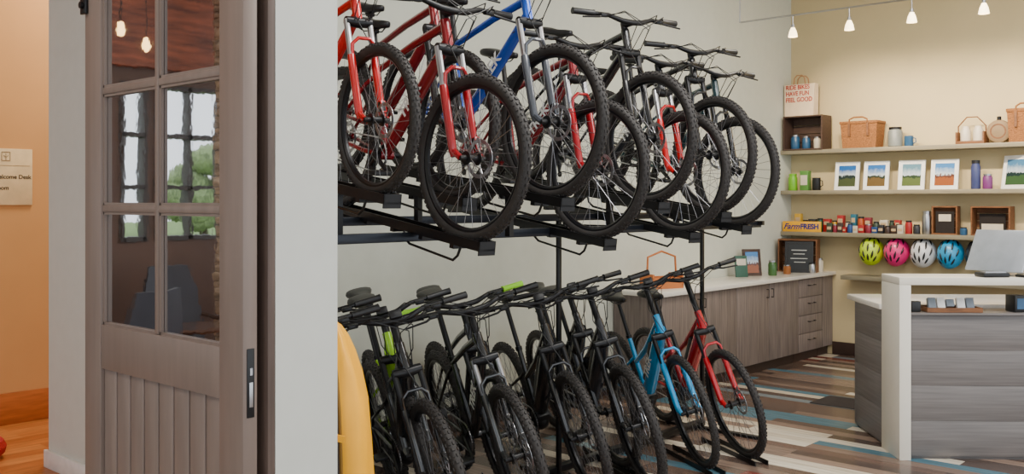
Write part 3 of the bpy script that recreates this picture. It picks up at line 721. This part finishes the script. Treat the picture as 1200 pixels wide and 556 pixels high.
for i,(x,h) in enumerate(((-3.80,.1),(-3.70,.14),(-3.62,.10),(-3.16,.08))):
    jar(x,YB-.03,S3,.035,h,[creamc,cm[0],cm[6],bluec][i],black,'small jar of spread on shelf')

# helmets: dome axis = local z, then tipped so the crown faces the room
def helmet(x,mat,label,rz=0):
    e=empty('bike_helmet',T(x,10.26,1.16,rz),label,'helmet','helmets hanging under the shelf')
    tip=Matrix.Rotation(rad(62),4,'X')
    a,b,c=.128,.155,.15
    mb=MB(); rings=[]
    for j in range(0,9):
        t=rad(-8)+rad(96)*j/8; r=max(math.cos(t),.02)
        rings.append([Vector((a*r*math.cos(p),b*r*math.sin(p),c*math.sin(t))) for p in [2*math.pi*i/32 for i in range(32)]])
    mb.loft(rings)
    put(mb.mesh('helmet_shell',mat,60),'helmet_shell',e,tip)
    mb=MB()
    for k in (-2,-1,0,1,2):
        for (t0,t1) in ((-62,-34),(-24,8),(20,52)) if k%2==0 else ((-50,-18),(-6,30),(42,64)):
            pts=[];rs=[]
            for j in range(6):
                t=rad(t0+(t1-t0)*j/5)
                ph=rad(k*27)*(1-.15*abs(math.sin(t)))
                d=Vector((math.sin(ph)*math.cos(t),math.sin(t),math.cos(ph)*math.cos(t)))
                pts.append((a*d.x*.985,b*d.y*.985,c*d.z*.985)); rs.append(.003+.0085*math.sin(math.pi*(j+.3)/5.6))
            mb.tube(pts,rs,8)
    put(mb.mesh('vents',blackpl),'vents',e,tip)
    put(MB().tube([(.11,-.07,-.015),(.05,-.06,-.12),(0,-.04,-.15),(-.05,-.06,-.12),(-.11,-.07,-.015)],.005,6).mesh('chin_strap',blackpl),'chin_strap',e,tip)
    put(MB().tube([(0,.12,.05),(0,-.02,.12),(0,-.02,.13)],.004,6).mesh('wall_hook',steel),'wall_hook',e)
helmet(-4.11,M('helmet_lime',(190,220,20),.35,coat=.3),'lime yellow bike helmet hanging under shelf',.1)
helmet(-3.84,M('helmet_pink',(225,30,120),.35,coat=.3),'hot pink bike helmet hanging under shelf',-.1)
helmet(-3.57,M('helmet_white',(220,222,224),.35,coat=.3),'white bike helmet hanging under shelf',.05)
helmet(-3.30,M('helmet_blue',(20,150,205),.35,coat=.3),'sky blue bike helmet hanging under shelf',-.05)
helmet(-3.03,M('helmet_black',(36,36,40),.35,coat=.3),'black bike helmet hanging under shelf',.1)

# worktop items
def book(x,y,z,w,h,t,mat,label,rz): put(MB().bx(-w/2,w/2,-t/2,t/2,0,h,bev=.002).bx(-w/2+.015,w/2-.015,-t/2-.001,-t/2,h*.55,h*.85,mi=1).mesh('brochure',[mat,creamc]),'brochure',None,T(x,y,z,rz,rad(-8)),label,'brochure','brochures on the worktop')
book(-4.93,8.95,WT,.14,.22,.015,M('brochure_green',(50,90,76),.5),'green brochure standing on worktop',rad(60))
frame(-4.93,WT,.2,.28,P3,'small dark framed print standing on worktop',y=9.18,rz=rad(55),border=.03,fm=darkwood,group='framed prints on the worktop')
jar(-4.80,9.36,WT,.045,.16,M('green_glass_jar',(60,100,50),.2),steel,'green glass jar on worktop')
crate(-4.86,10.1,WT,.42,.36,.2,brownwood,'brown wooden crate display on worktop',rad(15))
cb=frame(-4.78,WT,.30,.34,M('chalkboard',(36,40,44),.7),'dark chalkboard in black frame on worktop',y=9.93,rz=rad(20),fm=blackpl,group='framed prints on the worktop')
chalk=M('white_chalk',(190,190,186),.9)
put(MB().bx(-.08,.08,-.001,.001,.24,.25).bx(-.06,.06,-.001,.001,.20,.208).bx(-.09,.09,-.001,.001,.15,.158).bx(-.05,.07,-.001,.001,.11,.118).mesh('chalk_lines',chalk),'chalk_lines',cb,T(0,-.008,0))
jar(-4.68,10.22,WT,.045,.15,creamc,steel,'cream jar on worktop'); jar(-4.78,9.65,WT,.04,.10,M('amber_jar',(150,90,40),.3),steel,'amber jar on worktop')
jar(-4.66,10.0,WT,.04,.11,steel,black,'steel jar on worktop')
e=empty('wooden_trug',T(-4.85,7.35,WT,rad(70)),'open wooden trug on worktop','trug')
put(MB().bx(-.17,.17,-.1,.1,0,.02).bx(-.17,-.15,-.1,.1,.02,.13).bx(.15,.17,-.1,.1,.02,.13).bx(-.17,.17,-.1,-.085,.02,.1).bx(-.17,.17,.085,.1,.02,.1).mesh('trug_body',M('orange_pine',(190,110,56),.6)),'trug_body',e)
put(MB().tube([(-.16,0,.12),(-.15,0,.28),(0,0,.33),(.15,0,.28),(.16,0,.12)],.01,8).mesh('trug_handle',MATS['orange_pine']),'trug_handle',e)

# ------------------------------------------------------------------ reception desk
A=rad(40); DM=T(-2.33,6.46,0,A)
dk=empty('reception_desk',DM,'gray wood reception desk with raised cream counter','desk')
mb=MB()
n=4
for k in range(n):
    z0=.02+k*.2325; mb.bx(0,2.2,.03,.05,z0,z0+.2315,bev=.0006)
    mb.bx(-.05,-.03,.34,1.0,z0,z0+.2315,bev=.0006)
mb.bx(-.03,2.2,.05,1.0,0,.95)
put(mb.mesh('base_cabinet',deskwood),'base_cabinet',dk)
put(MB().bx(-.09,2.2,.335,1.06,.952,.99,bev=.004).mesh('low_counter',quartz),'low_counter',dk)
put(MB().bx(0,2.2,.0,.335,.952,.965,bev=.002).mesh('niche_ledge',deskwood),'niche_ledge',dk)
put(MB().bx(-.075,0,-.01,.335,0,1.15,bev=.003).mesh('side_panel',cream),'side_panel',dk)
put(MB().bx(-.075,2.2,-.01,.335,1.15,1.20,bev=.003).mesh('raised_counter',cream),'raised_counter',dk)
def ondesk(x,y,z,rz=0,rx=0): return DM@T(x,y,z,rz,rx)
e=empty('display_screen',Matrix.Translation(DM@Vector((.60,.16,1.201)))@Matrix.Rotation(rad(-14),4,'Z'),'silver display screen tilted on stand atop counter','screen')
put(MB().box((0,.08,.165),(.40,.014,.31),(rad(-28),0,0),bev=.006).mesh('screen_panel',M('silver_shell',(170,176,184),.3,.3)),'screen_panel',e)
put(MB().box((0,.12,.07),(.06,.012,.16),(rad(20),0,0)).bx(-.1,.1,.0,.2,0,.012,bev=.004).mesh('screen_stand',steel),'screen_stand',e)
put(MB().bx(-.09,.09,-.06,.06,0,.03,bev=.008).bx(-.07,.07,-.045,.02,.03,.036,mi=1).mesh('card_reader',[blackpl,steel]),'card_reader',None,ondesk(.55,.055,1.201,.1),'black card reader on raised counter','card reader')
put(MB().bx(-.08,.08,-.05,.05,0,.015,bev=.003).bx(-.07,.07,-.045,.045,.015,.03,mi=1).mesh('brochure_stack',[blackpl,creamc]),'brochure_stack',None,ondesk(.80,.05,1.201,.1),'stack of dark brochures on raised counter','brochures')
put(MB().bx(-.03,.03,-.02,.02,0,.07,bev=.003).mesh('pen_holder',blackpl),'pen_holder',None,ondesk(.06,.08,.967),'small black holder on desk ledge','holder')
put(MB().bx(-.18,.18,-.09,.09,0,.012).bx(-.18,.18,-.09,-.08,.012,.03).bx(-.18,.18,.08,.09,.012,.03).bx(-.18,-.17,-.08,.08,.012,.03).bx(.17,.18,-.08,.08,.012,.03).mesh('wooden_tray',brownwood),'wooden_tray',None,ondesk(.3,.12,.967),'shallow wooden tray on desk ledge','tray')
for k,xx in enumerate((.18,.24,.30,.37,.43)):
    put(MB().box((0,0,.045),(.05,.03,.07 if k!=2 else .05),(rad(-20),0,0),bev=.001).mesh('business_cards',white if k%2 else M('card_gray',(120,130,140),.5)),'business_cards',None,ondesk(xx,.12,.974),'stack of business cards in wooden tray','business cards','business cards in tray')
put(MB().bx(-.06,.06,-.05,.05,0,.11,bev=.004).bx(-.045,.045,-.052,-.05,.02,.09,mi=1).mesh('leaflet_box',[blackpl,bluec]),'leaflet_box',None,ondesk(.75,.12,.967,.2),'black leaflet box on desk ledge','leaflet box')
structure('trim_3',MB().bx(-3.62,-3.22,7.72,8.12,0.0,.006),M('dark_mat',(44,38,38),.9),'small dark floor mat beside the desk')

# ------------------------------------------------------------------ track lights
tk=empty('track_light',T(-4.85,8.75,3.5),'low voltage cable track with small glass spot lamps','track light')
put(MB().tube([(0,0,0),(5,0,0)],.006,6).tube([(0,.03,0),(5,.03,0)],.006,6).mesh('track_rail',steel),'track_rail',tk)
warm=(1.0,.82,.60)
shade=M('frosted_lamp_glass',(250,235,205),.3,emit=(255,225,170),es=6)
for xw in (-4.28,-3.72,-3.15,-2.55,-1.9,-1.2):
    dx=xw+4.85
    p=put(MB().tube([(dx,.015,.0),(dx,.015,-.10)],.006,6).tube([(dx,.015,-.09),(dx,.015,-.13)],.016,10).mesh('lamp_stem',steel),'lamp_stem',tk)
    put(MB().lathe([(.018,-.12),(.035,-.16),(.045,-.21),(.04,-.21),(.03,-.16),(.0,-.125)],T(dx,.015,0),16).mesh('lamp_shade',shade),'lamp_shade',tk)
    L=bpy.data.lights.new('track_spot','SPOT'); L.energy=130; L.color=warm; L.spot_size=rad(72); L.spot_blend=.8; L.shadow_soft_size=.04
    o=bpy.data.objects.new('track_spot',L); COL.objects.link(o); o.location=(xw,8.77,3.26)
    o.rotation_euler=Vector((0,1.3,-.75)).to_track_quat('-Z','Y').to_euler()
put(MB().tube([(0,.015,0),(0,.015,.8)],.006,6).mesh('track_hanger',steel),'track_hanger',tk)
put(MB().tube([(4.9,.015,0),(4.9,.015,.8)],.006,6).mesh('track_hanger',steel),'track_hanger',tk)

# ------------------------------------------------------------------ lights
def area(loc,size,energy,color=(1,1,1),rot=(0,0,0),sy=None):  # added area lights that brighten the rooms from above, no fixtures behind them
    L=bpy.data.lights.new('area_fill','AREA'); L.size=size; L.energy=energy; L.color=color
    if sy: L.shape='RECTANGLE'; L.size_y=sy
    o=bpy.data.objects.new('area_fill',L); COL.objects.link(o); o.location=loc; o.rotation_euler=rot; return o
area((-1.5,3.5,4.2),2.0,190,(1,.98,.94))
area((-2.5,7.8,4.2),1.5,95,(1,.92,.80))
area((.5,6.0,4.2),1.5,115,(1,.97,.92))
area((-3.0,-.5,4.2),1.5,70,(1,.94,.86))  # added fill so the lounge side does not go black
area((-6.8,3.6,4.2),1.0,95,(1,.86,.66))
w=bpy.data.worlds.new('daylight_sky'); bpy.context.scene.world=w; w.use_nodes=True
bg=w.node_tree.nodes['Background']; bg.inputs[0].default_value=(.88,.94,1.0,1); bg.inputs[1].default_value=2.2

# ------------------------------------------------------------------ camera
cd=bpy.data.cameras.new('camera'); cam=bpy.data.objects.new('camera',cd); COL.objects.link(cam)
cam.location=(0,0,1.70); cam.rotation_euler=(rad(90),0,rad(42.2)); cd.sensor_width=36; cd.lens=36*1135/1200; cd.shift_y=-42/1200; cd.clip_start=.05
bpy.context.scene.camera=cam
